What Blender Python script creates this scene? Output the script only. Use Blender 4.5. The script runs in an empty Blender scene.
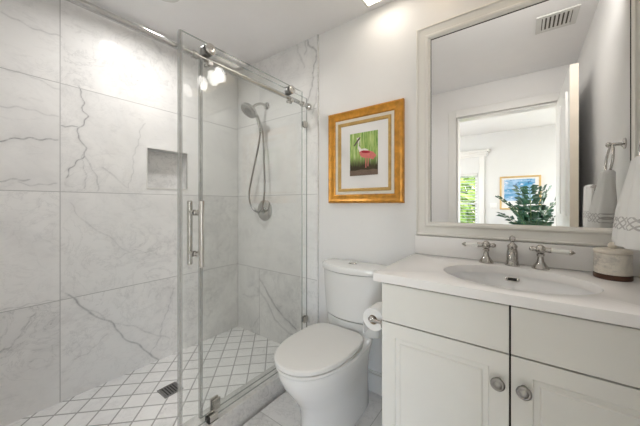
import bpy, bmesh, math, random
import numpy as np
from mathutils import Vector, Matrix
random.seed(4)
PI = math.pi
S = bpy.context.scene
C = S.collection

# ------------------------------------------------------------------ camera
cam_d = bpy.data.cameras.new('camera')
cam_d.sensor_width = 36.0
cam_d.lens = 273.57/640*36.0
cam_d.shift_y = -8.8/640
cam_d.clip_start = 0.02
cam = bpy.data.objects.new('camera', cam_d); C.objects.link(cam)
cam.location = (0, 0, 1.18)
cam.rotation_euler = (PI/2, 0, math.radians(36.49))
S.camera = cam

# ------------------------------------------------------------------ view + world
S.view_settings.view_transform = 'Standard'
S.view_settings.look = 'None'
S.view_settings.gamma = 1.0
S.view_settings.use_curve_mapping = False
S.view_settings.exposure = 0.6

W = bpy.data.worlds.new('daylight'); S.world = W; W.use_nodes = True
wn = W.node_tree.nodes; wl = W.node_tree.links
sky = wn.new('ShaderNodeTexSky'); sky.sky_type = 'NISHITA'
sky.sun_elevation = math.radians(48); sky.sun_rotation = math.radians(200); sky.sun_disc = False
wn['Background'].inputs[1].default_value = 0.9
wl.new(sky.outputs[0], wn['Background'].inputs[0])

def area(name, loc, rot, size, power, color=(1, 1, 1), size_y=None, shape=None, spread=None):
    d = bpy.data.lights.new(name, 'AREA'); d.energy = power; d.color = color
    d.shape = shape or ('RECTANGLE' if size_y else 'SQUARE'); d.size = size
    if size_y: d.size_y = size_y
    if spread: d.spread = math.radians(spread)
    o = bpy.data.objects.new(name, d); C.objects.link(o); o.location = loc; o.rotation_euler = rot
    return o
sun_d = bpy.data.lights.new('sun', 'SUN'); sun_d.energy = 4.5; sun_d.angle = 0.01; sun_d.color = (1, .95, .86)
sun = bpy.data.objects.new('sun', sun_d); C.objects.link(sun); sun.rotation_euler = (math.radians(40), 0, math.radians(150))

POW_FILL_LEFT = 36
POW_FILL_DOORWAY = 22
POW_FILL_RIGHT = 3
POW_FILL_LAMP = 34
POW_FAN = 0.15
POW_SHOWER = 4.7
POW_VANITY = 3.0
# added fill lamp inside an unseen, made-up window in the left bedroom wall
area('bedroom_fill_left', (-2.72, -1.75, 1.45), (0, -PI/2, 0), 1.5, POW_FILL_LEFT, (1, .98, .96), 1.6)
# added fill lamps at unseen right and far windows, aimed through the doorway
area('bedroom_fill_right', (2.22, -1.0, 1.15), (math.radians(96), 0, math.radians(78)), 1.1, POW_FILL_RIGHT, (1, .985, .965), 1.5)
area('doorway_fill', (1.42, -3.18, 1.33), (math.radians(88), 0, math.radians(28)), 1.0, POW_FILL_DOORWAY, (1, .985, .965), 1.55)

# ------------------------------------------------------------------ helpers
ORG = {}
def NB(): return bmesh.new()
def box(bm, x0, x1, y0, y1, z0, z1, bev=0, seg=2, mi=0):
    r = bmesh.ops.create_cube(bm, size=1)
    vs = r['verts']
    for v in vs:
        v.co = Vector((x0+(v.co.x+.5)*(x1-x0), y0+(v.co.y+.5)*(y1-y0), z0+(v.co.z+.5)*(z1-z0)))
    fs = set(f for v in vs for f in v.link_faces)
    for f in fs: f.material_index = mi
    if bev:
        es = list(set(e for v in vs for e in v.link_edges))
        bmesh.ops.bevel(bm, geom=es, offset=bev, segments=seg, affect='EDGES', profile=.5)
    return bm
def frame_of(d):
    d = d.normalized()
    a = Vector((0, 0, 1)) if abs(d.z) < .9 else Vector((1, 0, 0))
    u = d.cross(a).normalized(); w = d.cross(u).normalized()
    return u, w
def ringpts(c, u, w, r, n, r2=None):
    r2 = r if r2 is None else r2
    return [c+u*(r*math.cos(2*PI*i/n))+w*(r2*math.sin(2*PI*i/n)) for i in range(n)]
def loft(bm, rings, cap=True, closed=False, mi=0):
    R = [[bm.verts.new(p) for p in ring] for ring in rings]
    n = len(R[0]); m = len(R)
    for a in range(m-1 if not closed else m):
        A = R[a]; Bq = R[(a+1) % m]
        for i in range(n):
            j = (i+1) % n
            try:
                f = bm.faces.new((A[i], A[j], Bq[j], Bq[i])); f.material_index = mi
            except ValueError: pass
    if cap and not closed:
        for ring in (R[0], R[-1]):
            try:
                f = bm.faces.new(ring); f.material_index = mi
            except ValueError: pass
    return bm
def cyl(bm, p0, p1, r0, r1=None, n=24, bev=0, mi=0):
    p0 = Vector(p0); p1 = Vector(p1); r1 = r0 if r1 is None else r1
    u, w = frame_of(p1-p0); d = (p1-p0).normalized()
    if bev:
        rr = [(p0, r0-bev), (p0+d*bev, r0), (p1-d*bev, r1), (p1, r1-bev)]
    else: rr = [(p0, r0), (p1, r1)]
    return loft(bm, [ringpts(c, u, w, r, n) for c, r in rr], mi=mi)
def lathe(bm, p, d, prof, n=28, mi=0):
    p = Vector(p); d = Vector(d).normalized(); u, w = frame_of(d)
    return loft(bm, [ringpts(p+d*h, u, w, max(r, .0004), n) for r, h in prof], mi=mi)
def tube(bm, pts, r, n=12, closed=False, mi=0):
    pts = [Vector(p) for p in pts]; m = len(pts)
    rings = []; prev = None
    for i, p in enumerate(pts):
        if closed: d = pts[(i+1) % m]-pts[i-1]
        else: d = pts[min(i+1, m-1)]-pts[max(i-1, 0)]
        d.normalize()
        if prev is None: u, w = frame_of(d)
        else:
            u = (prev-d*prev.dot(d)).normalized(); w = d.cross(u)
        prev = u
        rr = r(i/(m-1)) if callable(r) else r
        rings.append(ringpts(p, u, w, rr, n))
    return loft(bm, rings, cap=not closed, closed=closed, mi=mi)
def smooth_path(pts, k=8, closed=False):
    pts = [Vector(p) for p in pts]; out = []; n = len(pts)
    rng = range(n if closed else n-1)
    for i in rng:
        if closed: a, b, c, d = pts[i-1], pts[i], pts[(i+1) % n], pts[(i+2) % n]
        else: a, b, c, d = pts[max(i-1, 0)], pts[i], pts[i+1], pts[min(i+2, n-1)]
        for j in range(k):
            t = j/k
            out.append(.5*((2*b)+(c-a)*t+(2*a-5*b+4*c-d)*t*t+(3*b-a-3*c+d)*t**3))
    if not closed: out.append(pts[-1])
    return out
def ball(bm, c, r, n=16, sc=(1, 1, 1), mi=0):
    rr = bmesh.ops.create_uvsphere(bm, u_segments=n, v_segments=max(8, n//2), radius=r)
    for v in rr['verts']:
        v.co = Vector((v.co.x*sc[0]+c[0], v.co.y*sc[1]+c[1], v.co.z*sc[2]+c[2]))
        for f in v.link_faces: f.material_index = mi
    return bm
def obj(name, bm, mat, parent=None, angle=35, flat=False):
    bmesh.ops.recalc_face_normals(bm, faces=bm.faces)
    zs = [v.co for v in bm.verts]
    if parent is None:
        o = Vector(((min(v.x for v in zs)+max(v.x for v in zs))/2, (min(v.y for v in zs)+max(v.y for v in zs))/2, min(v.z for v in zs)))
    else: o = ORG[parent.name]
    for v in bm.verts: v.co -= o
    if not flat:
        for f in bm.faces: f.smooth = True
        lim = math.radians(angle)
        for e in bm.edges:
            if len(e.link_faces) != 2 or e.calc_face_angle(0) > lim: e.smooth = False
    me = bpy.data.meshes.new(name); bm.to_mesh(me); bm.free()
    for m in (mat if isinstance(mat, (list, tuple)) else [mat]): me.materials.append(m)
    ob = bpy.data.objects.new(name, me); C.objects.link(ob)
    if parent is None: ob.location = o
    else: ob.parent = parent
    ORG[ob.name] = o.copy()
    return ob
def tag(o, label, cat, group=None):
    o['label'] = label; o['category'] = cat
    if group: o['group'] = group
    return o
def thing(name, loc, label, cat, group=None):
    o = bpy.data.objects.new(name, None); C.objects.link(o); o.location = loc
    o.empty_display_size = .05
    ORG[o.name] = Vector(loc)
    return tag(o, label, cat, group)
def struct(name, bm, mat, parent=None, **k):
    o = obj(name, bm, mat, parent, **k)
    if parent is None: o['kind'] = 'structure'
    return o

# ------------------------------------------------------------------ materials
def new_mat(name):
    m = bpy.data.materials.new(name); m.use_nodes = True
    nt = m.node_tree
    return m, nt, nt.nodes['Principled BSDF']
def M(nt, op, a, b=None, c=None):
    n = nt.nodes.new('ShaderNodeMath'); n.operation = op
    for i, v in enumerate((a, b, c)):
        if v is None: continue
        if isinstance(v, (int, float)): n.inputs[i].default_value = v
        else: nt.links.new(v, n.inputs[i])
    return n.outputs[0]
def mixc(nt, fac, a, b):
    n = nt.nodes.new('ShaderNodeMix'); n.data_type = 'RGBA'
    for k, v in ((0, fac), (6, a), (7, b)):
        if isinstance(v, (int, float)): n.inputs[k].default_value = v
        elif isinstance(v, (tuple, list)): n.inputs[k].default_value = (*v[:3], 1)
        else: nt.links.new(v, n.inputs[k])
    return n.outputs[2]
def noise(nt, vec, scale, detail=4, rough=.55, dist=0, w=None):
    n = nt.nodes.new('ShaderNodeTexNoise')
    if w is not None:
        n.noise_dimensions = '4D'; nt.links.new(w, n.inputs['W'])
    nt.links.new(vec, n.inputs['Vector'])
    n.inputs['Scale'].default_value = scale; n.inputs['Detail'].default_value = detail
    n.inputs['Roughness'].default_value = rough; n.inputs['Distortion'].default_value = dist
    return n.outputs['Fac']
def remap(nt, v, a, b, c=0., d=1.):
    n = nt.nodes.new('ShaderNodeMapRange'); nt.links.new(v, n.inputs[0])
    for i, q in enumerate((a, b, c, d)): n.inputs[i+1].default_value = q
    return n.outputs[0]
def position(nt):
    g = nt.nodes.new('ShaderNodeNewGeometry'); s = nt.nodes.new('ShaderNodeSeparateXYZ')
    nt.links.new(g.outputs['Position'], s.inputs[0])
    return g.outputs['Position'], s.outputs[0], s.outputs[1], s.outputs[2]
def scalevec(nt, vec, sc, rot=(0, 0, 0)):
    n = nt.nodes.new('ShaderNodeMapping'); nt.links.new(vec, n.inputs[0])
    n.inputs['Scale'].default_value = sc; n.inputs['Rotation'].default_value = rot
    return n.outputs[0]
def objcoord(nt):
    n = nt.nodes.new('ShaderNodeTexCoord'); return n.outputs['Object']
def plain(name, col, rough=.5, metal=0, var=.03, vscale=9, bump=0, bscale=60, coat=0, spec=.5):
    m, nt, p = new_mat(name)
    v = objcoord(nt)
    f = noise(nt, v, vscale, 3)
    a = tuple(max(0, c*(1-var)) for c in col); b = tuple(min(1, c*(1+var)) for c in col)
    nt.links.new(mixc(nt, remap(nt, f, .3, .7), a, b), p.inputs['Base Color'])
    p.inputs['Roughness'].default_value = rough; p.inputs['Metallic'].default_value = metal
    p.inputs['Coat Weight'].default_value = coat; p.inputs['Coat Roughness'].default_value = .06
    p.inputs['Specular IOR Level'].default_value = spec
    if bump:
        bn = nt.nodes.new('ShaderNodeBump'); bn.inputs['Strength'].default_value = bump; bn.inputs['Distance'].default_value = .002
        nt.links.new(noise(nt, v, bscale, 3), bn.inputs['Height']); nt.links.new(bn.outputs[0], p.inputs['Normal'])
    return m
def emit(name, col, s):
    m, nt, p = new_mat(name)
    p.inputs['Base Color'].default_value = (.9, .88, .84, 1)
    p.inputs['Emission Color'].default_value = (*col, 1); p.inputs['Emission Strength'].default_value = s
    return m

WHITE = (.84, .832, .82); GREYV = (.30, .30, .305)
def marble(name, base=WHITE, vein=GREYV, scale=1., amount=1., grout=None, attr=None, rough=.22, groutcol=(.46, .455, .45), aniso=(1, 1, 1), rot=(0, 0, 0), gw=.0020, spec=.5):
    m, nt, p = new_mat(name); p.inputs['Specular IOR Level'].default_value = spec
    pos, X, Y, Z = position(nt)
    w = None; g = None
    ax = {'x': X, 'y': Y, 'z': Z,
          'a': M(nt, 'MULTIPLY', M(nt, 'ADD', X, Y), .70711), 'b': M(nt, 'MULTIPLY', M(nt, 'SUBTRACT', Y, X), .70711)}
    if grout:
        for k, (axn, o, step, cond) in enumerate(grout):
            t = M(nt, 'DIVIDE', M(nt, 'SUBTRACT', ax[axn], o), step)
            fl = M(nt, 'FLOOR', M(nt, 'ADD', t, .0))
            fr = M(nt, 'ABSOLUTE', M(nt, 'SUBTRACT', M(nt, 'FRACT', M(nt, 'ADD', t, .5)), .5))
            mask = M(nt, 'LESS_THAN', M(nt, 'MULTIPLY', fr, step), gw)
            if cond:
                mask = M(nt, 'MULTIPLY', mask, M(nt, 'LESS_THAN', ax[cond[0]], cond[1]))
            g = mask if g is None else M(nt, 'MAXIMUM', g, mask)
            wk = M(nt, 'MULTIPLY', fl, (7.31, 3.77)[k])
            w = wk if w is None else M(nt, 'ADD', w, wk)
    v = scalevec(nt, pos, aniso, rot)
    if w is None: w = M(nt, 'ADD', 0.0, 1.7)
    cloud = noise(nt, v, 2.2*scale, 6, .6, .6, w)
    big = noise(nt, v, 1.6*scale, 9, .62, 1.1, w)
    ridge = M(nt, 'POWER', M(nt, 'SUBTRACT', 1., M(nt, 'MULTIPLY', M(nt, 'ABSOLUTE', M(nt, 'SUBTRACT', big, .5)), 2.)), 38.)
    fine = noise(nt, v, 5.5*scale, 8, .65, 1.6, w)
    ridge2 = M(nt, 'POWER', M(nt, 'SUBTRACT', 1., M(nt, 'MULTIPLY', M(nt, 'ABSOLUTE', M(nt, 'SUBTRACT', fine, .52)), 2.)), 45.)
    gate = remap(nt, noise(nt, v, 1.3*scale, 2, .5, 0, w), .38, .62)
    f = M(nt, 'ADD', M(nt, 'MULTIPLY', M(nt, 'MULTIPLY', ridge, gate), .20*amount), M(nt, 'MULTIPLY', M(nt, 'MULTIPLY', ridge2, gate), .34*amount))
    st = noise(nt, scalevec(nt, v, (1.2, 1.2, 3.2), (.35, .2, 0)), 7*scale, 5, .7, .8, w)
    f = M(nt, 'ADD', f, M(nt, 'MULTIPLY', remap(nt, st, .55, .75), .22*amount))
    f = M(nt, 'ADD', f, M(nt, 'MULTIPLY', remap(nt, cloud, .45, .74), .30*amount))
    if attr:
        a = nt.nodes.new('ShaderNodeAttribute'); a.attribute_name = attr
        brk = remap(nt, noise(nt, pos, 38, 3, .6), .25, .55, .35, 1.)
        f = M(nt, 'ADD', f, M(nt, 'MULTIPLY', M(nt, 'MULTIPLY', a.outputs['Fac'], brk), .95))
    fk = noise(nt, scalevec(nt, v, (1.0, 1.0, 2.4), (.5, .3, 0)), 26*scale, 3, .6, .6, w)
    f = M(nt, 'ADD', f, M(nt, 'MULTIPLY', M(nt, 'MULTIPLY', remap(nt, fk, .64, .72), gate), .30*amount))
    f = M(nt, 'MINIMUM', f, 1.)
    col = mixc(nt, f, base, vein)
    if g is not None:
        col = mixc(nt, g, col, groutcol)
        nt.links.new(M(nt, 'ADD', rough, M(nt, 'MULTIPLY', g, .5)), p.inputs['Roughness'])
        bn = nt.nodes.new('ShaderNodeBump'); bn.inputs['Strength'].default_value = .35; bn.inputs['Distance'].default_value = .001
        bn.invert = True
        nt.links.new(g, bn.inputs['Height']); nt.links.new(bn.outputs[0], p.inputs['Normal'])
    else: p.inputs['Roughness'].default_value = rough
    nt.links.new(col, p.inputs['Base Color'])
    return m

m_wall = plain('wall_paint', (.80, .79, .78), .55, bump=.05, bscale=220, var=.008)
m_ceil = plain('ceiling_paint', (.90, .89, .885), .7, var=.008)
m_bed = plain('bedroom_paint', (.72, .72, .71), .6, var=.008)
m_trim = plain('white_trim_paint', (.78, .77, .745), .3, var=.01)
m_frame = plain('mirror_frame_paint', (.79, .765, .715), .28, var=.01)
m_doorp = plain('door_white_paint', (.82, .815, .80), .35, var=.01)
m_dooredge = plain('door_edge_wood', (.78, .70, .59), .5, var=.03)
m_cab = plain('cabinet_paint', (.80, .785, .735), .36, var=.012, bump=.03, bscale=120)
m_dark = plain('dark_gap', (.035, .03, .025), .8)
m_counter = marble('counter_stone', (.89, .87, .855), (.77, .73, .70), 1.3, .45, rough=.16, aniso=(.5, 2.2, 2.2), rot=(0, 0, .25))
m_porc = plain('porcelain', (.80, .795, .78), .12, var=.006, coat=.5)
m_basin = plain('basin_porcelain', (.88, .875, .87), .12, var=.006, coat=.5)
m_seat = plain('seat_plastic', (.79, .78, .755), .22, var=.006)
m_chrome = plain('polished_nickel', (.62, .60, .575), .14, 1., var=.03)
m_brush = plain('brushed_nickel', (.60, .575, .54), .26, 1., var=.05)
m_knob = plain('satin_nickel_knob', (.36, .345, .33), .28, 1., var=.06)
m_steel = plain('drain_steel', (.30, .30, .30), .35, 1., var=.1)
m_black = plain('black_rubber', (.02, .02, .02), .5)
m_shower = plain('shower_chrome', (.56, .555, .54), .2, 1., var=.04)
m_faucet = plain('faucet_nickel', (.50, .48, .455), .16, 1., var=.04)
m_hose = plain('metal_hose', (.36, .355, .345), .3, 1., var=.08, vscale=180)
m_lever = plain('lever_porcelain', (.84, .83, .80), .15, var=.01)
m_paper = plain('tissue_paper', (.84, .835, .825), .9, bump=.2, bscale=160)
m_core = plain('cardboard_core', (.50, .40, .30), .9)
m_gold = plain('gilded_wood', (.56, .25, .03), .34, .35, var=.25, vscale=26, bump=.1, bscale=70)
m_fillet = plain('gold_fillet', (.52, .33, .11), .4, .3, var=.15, vscale=30)
m_linen = plain('linen_liner', (.74, .68, .58), .8, var=.03, vscale=80)
m_mat = plain('white_mat_board', (.80, .78, .77), .8, var=.008)
m_bronze = plain('bronze_base', (.075, .028, .012), .35, var=.2)
m_vent = plain('vent_white', (.68, .67, .64), .5)
m_ventin = plain('vent_dark', (.10, .09, .07), .8)
m_leaf = plain('leaf_green', (.02, .075, .04), .35, var=.35, vscale=14)
m_stem = plain('plant_stem', (.10, .17, .05), .5, var=.2)
m_pot = plain('plant_pot', (.72, .71, .69), .4)
m_soil = plain('soil', (.05, .035, .02), .9, var=.3)
m_bush = plain('hedge_leaf', (.30, .42, .06), .5, var=.55, vscale=6)
m_grass = plain('lawn', (.16, .26, .06), .9, var=.3)
m_oak = plain('bedroom_floor_wood', (.42, .33, .25), .4, var=.15, vscale=3)
m_blind = plain('blind_slat', (.72, .71, .68), .5)
m_switch = plain('switch_plate', (.82, .81, .79), .35)
m_shade = emit('lit_glass_shade', (1, .80, .56), 1.3)
m_fanlens = emit('lit_fan_lens', (1, .90, .76), 3.5)
m_can = emit('lit_downlight', (1, .95, .88), 9.0)
m_filllamp = emit('lit_fill_lamp', (1, .97, .93), 3.0)  # glow of the added bedroom ceiling lamp

# shower tile: wall joints measured along y and z
m_tile_l = marble('marble_tile_wall', grout=[('z', .633, .618, None), ('y', .372, 1.2131, None)], attr='vein', rough=.10, spec=.3, amount=.85)
m_tile_b = marble('marble_tile_end_wall', grout=[('z', .627, .626, None), ('x', -1.822, 3.0, ('z', .627))], attr='vein', rough=.10, spec=.3, amount=.9)
m_tile_n = marble('marble_niche', scale=1.4, amount=1.4, rough=.2)
m_tile_f = marble('marble_shower_floor', (.88, .875, .87), grout=[('a', -.0945, .1095, None), ('b', 1.548, .1085, None)], rough=.3, amount=.7, groutcol=(.42, .415, .41), scale=2.2, gw=.0042)
m_tile_bath = marble('marble_bath_floor', (.86, .85, .845), grout=[('x', -.65, .61, None), ('y', 1.05, .61, None)], rough=.24, amount=.9, groutcol=(.48, .475, .465), gw=.0022)
m_curb = marble('marble_curb', (.72, .71, .69), scale=1.6, amount=1.35, rough=.2)

def glass_mat(name, tint, body=0., bcol=(.55, .58, .56)):
    m, nt, p = new_mat(name); nt.nodes.remove(p)
    out = nt.nodes['Material Output']
    tr = nt.nodes.new('ShaderNodeBsdfTransparent'); tr.inputs[0].default_value = (*tint, 1)
    gl = nt.nodes.new('ShaderNodeBsdfGlossy'); gl.inputs['Roughness'].default_value = .015; gl.inputs['Color'].default_value = (1, 1, 1, 1)
    lw = nt.nodes.new('ShaderNodeLayerWeight'); lw.inputs['Blend'].default_value = .5      # Schlick Fresnel, the same from both sides
    fr = nt.nodes.new('ShaderNodeMath'); fr.operation = 'MULTIPLY_ADD'
    nt.links.new(M(nt, 'POWER', lw.outputs['Facing'], 5.), fr.inputs[0]); fr.inputs[1].default_value = .98; fr.inputs[2].default_value = .02
    mx = nt.nodes.new('ShaderNodeMixShader')
    nt.links.new(fr.outputs[0], mx.inputs[0]); nt.links.new(tr.outputs[0], mx.inputs[1]); nt.links.new(gl.outputs[0], mx.inputs[2])
    last = mx.outputs[0]
    if body:
        df = nt.nodes.new('ShaderNodeBsdfDiffuse'); df.inputs[0].default_value = (*bcol, 1)
        m2 = nt.nodes.new('ShaderNodeMixShader'); m2.inputs[0].default_value = body
        nt.links.new(last, m2.inputs[1]); nt.links.new(df.outputs[0], m2.inputs[2]); last = m2.outputs[0]
    nt.links.new(last, out.inputs[0])
    return m
m_glass = glass_mat('shower_glass', (.985, .992, .987))
m_glassedge = glass_mat('polished_glass_edge', (.62, .65, .63), .35)
m_seal = glass_mat('clear_vinyl_seal', (.86, .865, .86), .30, (.66, .66, .65))
m_pane = glass_mat('window_pane', (.97, .98, .98))

mm, nt, p = new_mat('mirror_silver'); m_mirror = mm
p.inputs['Base Color'].default_value = (.90, .905, .90, 1); p.inputs['Metallic'].default_value = 1; p.inputs['Roughness'].default_value = .004

def towel_mat():
    m, nt, p = new_mat('white_cotton_towel')
    pos, X, Y, Z = position(nt)
    col = (.83, .825, .81)
    zz = M(nt, 'MULTIPLY', M(nt, 'SUBTRACT', Z, 1.118), 1/.034)           # lattice band across the towel
    inb = M(nt, 'LESS_THAN', M(nt, 'ABSOLUTE', zz), .62)
    u = M(nt, 'MULTIPLY', Y, 1/.019)
    def dia(sgn):
        t = M(nt, 'ADD', u, M(nt, 'MULTIPLY', zz, sgn*1.5))
        return M(nt, 'LESS_THAN', M(nt, 'ABSOLUTE', M(nt, 'SUBTRACT', M(nt, 'FRACT', t), .5)), .14)
    lat = M(nt, 'MULTIPLY', M(nt, 'MAXIMUM', dia(1), dia(-1)), inb)
    nt.links.new(mixc(nt, M(nt, 'MULTIPLY', lat, .85), col, (.42, .40, .40)), p.inputs['Base Color'])
    p.inputs['Roughness'].default_value = .95; p.inputs['Sheen Weight'].default_value = .3
    bn = nt.nodes.new('ShaderNodeBump'); bn.inputs['Strength'].default_value = .4; bn.inputs['Distance'].default_value = .002
    nt.links.new(noise(nt, pos, 420, 3), bn.inputs['Height']); nt.links.new(bn.outputs[0], p.inputs['Normal'])
    return m
m_towel = towel_mat()

# ------------------------------------------------------------------ room dimensions
XL, XR = -2.115, .375
YB, YR = 1.585, -.08
ZC = 2.41
ZS = .052                      # shower floor

VEIN_LEFT = [
    (0.90,0.0060,[(0.448,1.884),(0.483,1.803),(0.471,1.737),(0.491,1.721),(0.467,1.659),(0.448,1.609),(0.483,1.523),(0.471,1.475),(0.425,1.392),(0.402,1.330)]),
    (0.80,0.0060,[(0.387,1.634),(0.416,1.638),(0.452,1.640)]),
    (0.55,0.0050,[(0.483,1.476),(0.520,1.403),(0.533,1.340),(0.548,1.261)]),
    (0.50,0.0040,[(0.474,1.475),(0.481,1.367),(0.479,1.271)]),
    (0.35,0.0060,[(0.559,1.407),(0.640,1.348),(0.712,1.295),(0.736,1.443),(0.749,1.550),(0.789,1.699),(0.812,1.740)]),
    (0.85,0.0060,[(0.149,1.490),(0.202,1.521),(0.257,1.538),(0.358,1.543)]),
    (0.60,0.0060,[(0.149,1.288),(0.202,1.307),(0.261,1.314)]),
    (0.40,0.0060,[(0.202,1.296),(0.248,1.288),(0.348,1.288)]),
    (0.40,0.0070,[(0.149,2.141),(0.202,2.138),(0.277,2.131),(0.369,2.129)]),
    (0.35,0.0060,[(0.149,1.875),(0.257,1.858),(0.371,1.836)]),
    (0.30,0.0080,[(0.149,1.675),(0.238,1.682),(0.371,1.681)]),
    (0.75,0.0080,[(0.398,0.660),(0.457,0.588),(0.512,0.520),(0.600,0.424),(0.701,0.283),(0.813,0.154),(0.900,0.051)]),
    (0.40,0.0060,[(0.494,0.538),(0.671,0.389),(0.830,0.284),(0.974,0.175)]),
    (0.40,0.0060,[(1.012,0.549),(0.944,0.371),(0.900,0.212),(0.847,0.120)]),
    (0.35,0.0060,[(0.149,0.440),(0.185,0.452),(0.231,0.531),(0.280,0.585)]),
    (0.35,0.0060,[(0.387,0.642),(0.280,0.639),(0.149,0.654)]),
    (0.30,0.0060,[(0.433,0.271),(0.507,0.286),(0.586,0.352)]),
    (0.35,0.0050,[(0.410,1.189),(0.457,1.110),(0.519,1.043),(0.628,0.934),(0.732,0.851)]),
    (0.30,0.0050,[(0.628,0.831),(0.732,0.868),(0.813,0.839),(0.900,0.873)]),
]
VEIN_BACK = [
    (0.75,0.0110,[(-1.812,0.533),(-1.753,0.475),(-1.651,0.357),(-1.543,0.289),(-1.403,0.209)]),
    (0.50,0.0100,[(-1.812,0.428),(-1.727,0.355),(-1.615,0.224),(-1.531,0.186),(-1.441,0.166)]),
    (0.35,0.0100,[(-1.812,0.255),(-1.861,0.161),(-1.903,0.095)]),
    (0.35,0.0100,[(-2.049,0.354),(-1.931,0.368),(-1.820,0.386)]),
    (0.70,0.0120,[(-1.294,2.437),(-1.276,2.374),(-1.232,2.328),(-1.206,2.264),(-1.219,2.200),(-1.236,2.119),(-1.258,2.021),(-1.276,1.955)]),
    (0.40,0.0120,[(-1.321,2.408),(-1.299,2.330),(-1.308,2.297)]),
    (0.35,0.0120,[(-1.392,2.397),(-1.356,2.295),(-1.321,2.213)]),
    (0.40,0.0120,[(-1.193,2.005),(-1.232,1.876),(-1.243,1.810)]),
]
def vein_field(U, Z, veins, seed):
    rs = np.random.RandomState(seed); out = np.zeros_like(U)
    # slow wobble so that the veins wander like real ones
    for s, w, pts in veins:
        k = rs.rand(6)*6.28
        a = U+.006*np.sin(Z*31+k[0])+.004*np.sin(Z*95+U*40+k[1]); b = Z+.006*np.sin(U*29+k[2])+.004*np.sin(U*90+Z*35+k[3])
        d = np.full(U.shape, 9.)
        for (x0, y0), (x1, y1) in zip(pts[:-1], pts[1:]):
            dx, dy = x1-x0, y1-y0; L = dx*dx+dy*dy+1e-9
            t = np.clip(((a-x0)*dx+(b-y0)*dy)/L, 0, 1)
            d = np.minimum(d, np.hypot(a-x0-t*dx, b-y0-t*dy))
        out = np.maximum(out, s*np.exp(-(d/(w*.46))**2)+.14*s*np.exp(-(d/(w*3.6))**2))
    return out
def grid_wall(name, us, zs, place, mat, veins, hole=None, seed=1):
    U, Z = np.meshgrid(us, zs); f = vein_field(U, Z, veins, seed)
    nu, nz = len(us), len(zs)
    verts = [place(u, z) for z in zs for u in us]
    faces = []
    for j in range(nz-1):
        for i in range(nu-1):
            if hole and hole[0]-1e-6 < us[i] and us[i+1] < hole[1]+1e-6 and hole[2]-1e-6 < zs[j] and zs[j+1] < hole[3]+1e-6: continue
            a = j*nu+i; faces.append((a, a+1, a+nu+1, a+nu))
    o0 = Vector(place((us[0]+us[-1])/2, zs[0]))
    me = bpy.data.meshes.new(name); me.from_pydata([tuple(Vector(v)-o0) for v in verts], [], faces)
    at = me.attributes.new('vein', 'FLOAT', 'POINT'); at.data.foreach_set('value', f.ravel().astype(np.float32))
    me.materials.append(mat)
    o = bpy.data.objects.new(name, me); C.objects.link(o); o.location = o0; o['kind'] = 'structure'
    ORG[name] = o0
    return o
def snap(a, b, step, cuts=()):
    xs = [a, *cuts, b]; out = []
    for p, q in zip(xs[:-1], xs[1:]):
        n = max(1, int(round((q-p)/step))); out += [p+(q-p)*i/n for i in range(n)]
    return np.array(out+[b])

# ------------------------------------------------------------------ room shell
NI = (.822, 1.106, 1.298, 1.576)      # niche in the long shower wall: y0 y1 z0 z1
wl_o = grid_wall('wall_left', snap(YR, YB, .0044, (NI[0], NI[1])), snap(ZS-.01, ZC, .0044, (NI[2], NI[3])),
                 lambda u, z: (XL, u, z), m_tile_l, VEIN_LEFT, NI)
bm = NB()     # niche box behind the hole
x0 = XL-.09
for q in (((x0, NI[0], NI[2]), (x0, NI[1], NI[2]), (x0, NI[1], NI[3]), (x0, NI[0], NI[3])),
          ((x0, NI[0], NI[2]), (XL, NI[0], NI[2]), (XL, NI[0], NI[3]), (x0, NI[0], NI[3])),
          ((x0, NI[1], NI[2]), (XL, NI[1], NI[2]), (XL, NI[1], NI[3]), (x0, NI[1], NI[3])),
          ((x0, NI[0], NI[2]), (XL, NI[0], NI[2]), (XL, NI[1], NI[2]), (x0, NI[1], NI[2])),
          ((x0, NI[0], NI[3]), (XL, NI[0], NI[3]), (XL, NI[1], NI[3]), (x0, NI[1], NI[3]))):
    bm.faces.new([bm.verts.new(v) for v in q])
obj('wall_niche', bm, m_tile_n, wl_o, flat=True)
bm = NB()     # thin polished edge round the niche
e = .007
for y0, y1, z0, z1 in ((NI[0]-e, NI[0], NI[2]-e, NI[3]+e), (NI[1], NI[1]+e, NI[2]-e, NI[3]+e), (NI[0], NI[1], NI[2]-e, NI[2]), (NI[0], NI[1], NI[3], NI[3]+e)):
    box(bm, XL-.01, XL+.004, y0, y1, z0, z1)
obj('niche_edge', bm, m_trim, wl_o)
bm = NB(); box(bm, XL-.30, XL-.11, YR-.12, YB+.1, -.1, ZC+.1); struct('wall_left_backing', bm, m_wall)

XT = -1.2     # where the shower tile stops on the end wall
grid_wall('wall_back_tile', snap(XL, XT, .0075), snap(ZS-.01, ZC, .0075), lambda u, z: (u, YB, z), m_tile_b, VEIN_BACK, seed=3)
bm = NB(); box(bm, XL-.3, XR+.12, YB+.006, YB+.12, -.1, ZC+.1); struct('wall_back', bm, m_wall)
bm = NB(); box(bm, XT, XT+.013, YB-.003, YB+.01, .0, ZC, .002, 1); struct('trim_1', bm, m_curb)
bm = NB(); box(bm, XR, XR+.12, YR-.12, YB+.12, -.1, ZC+.1); struct('wall_right', bm, m_wall)
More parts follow.
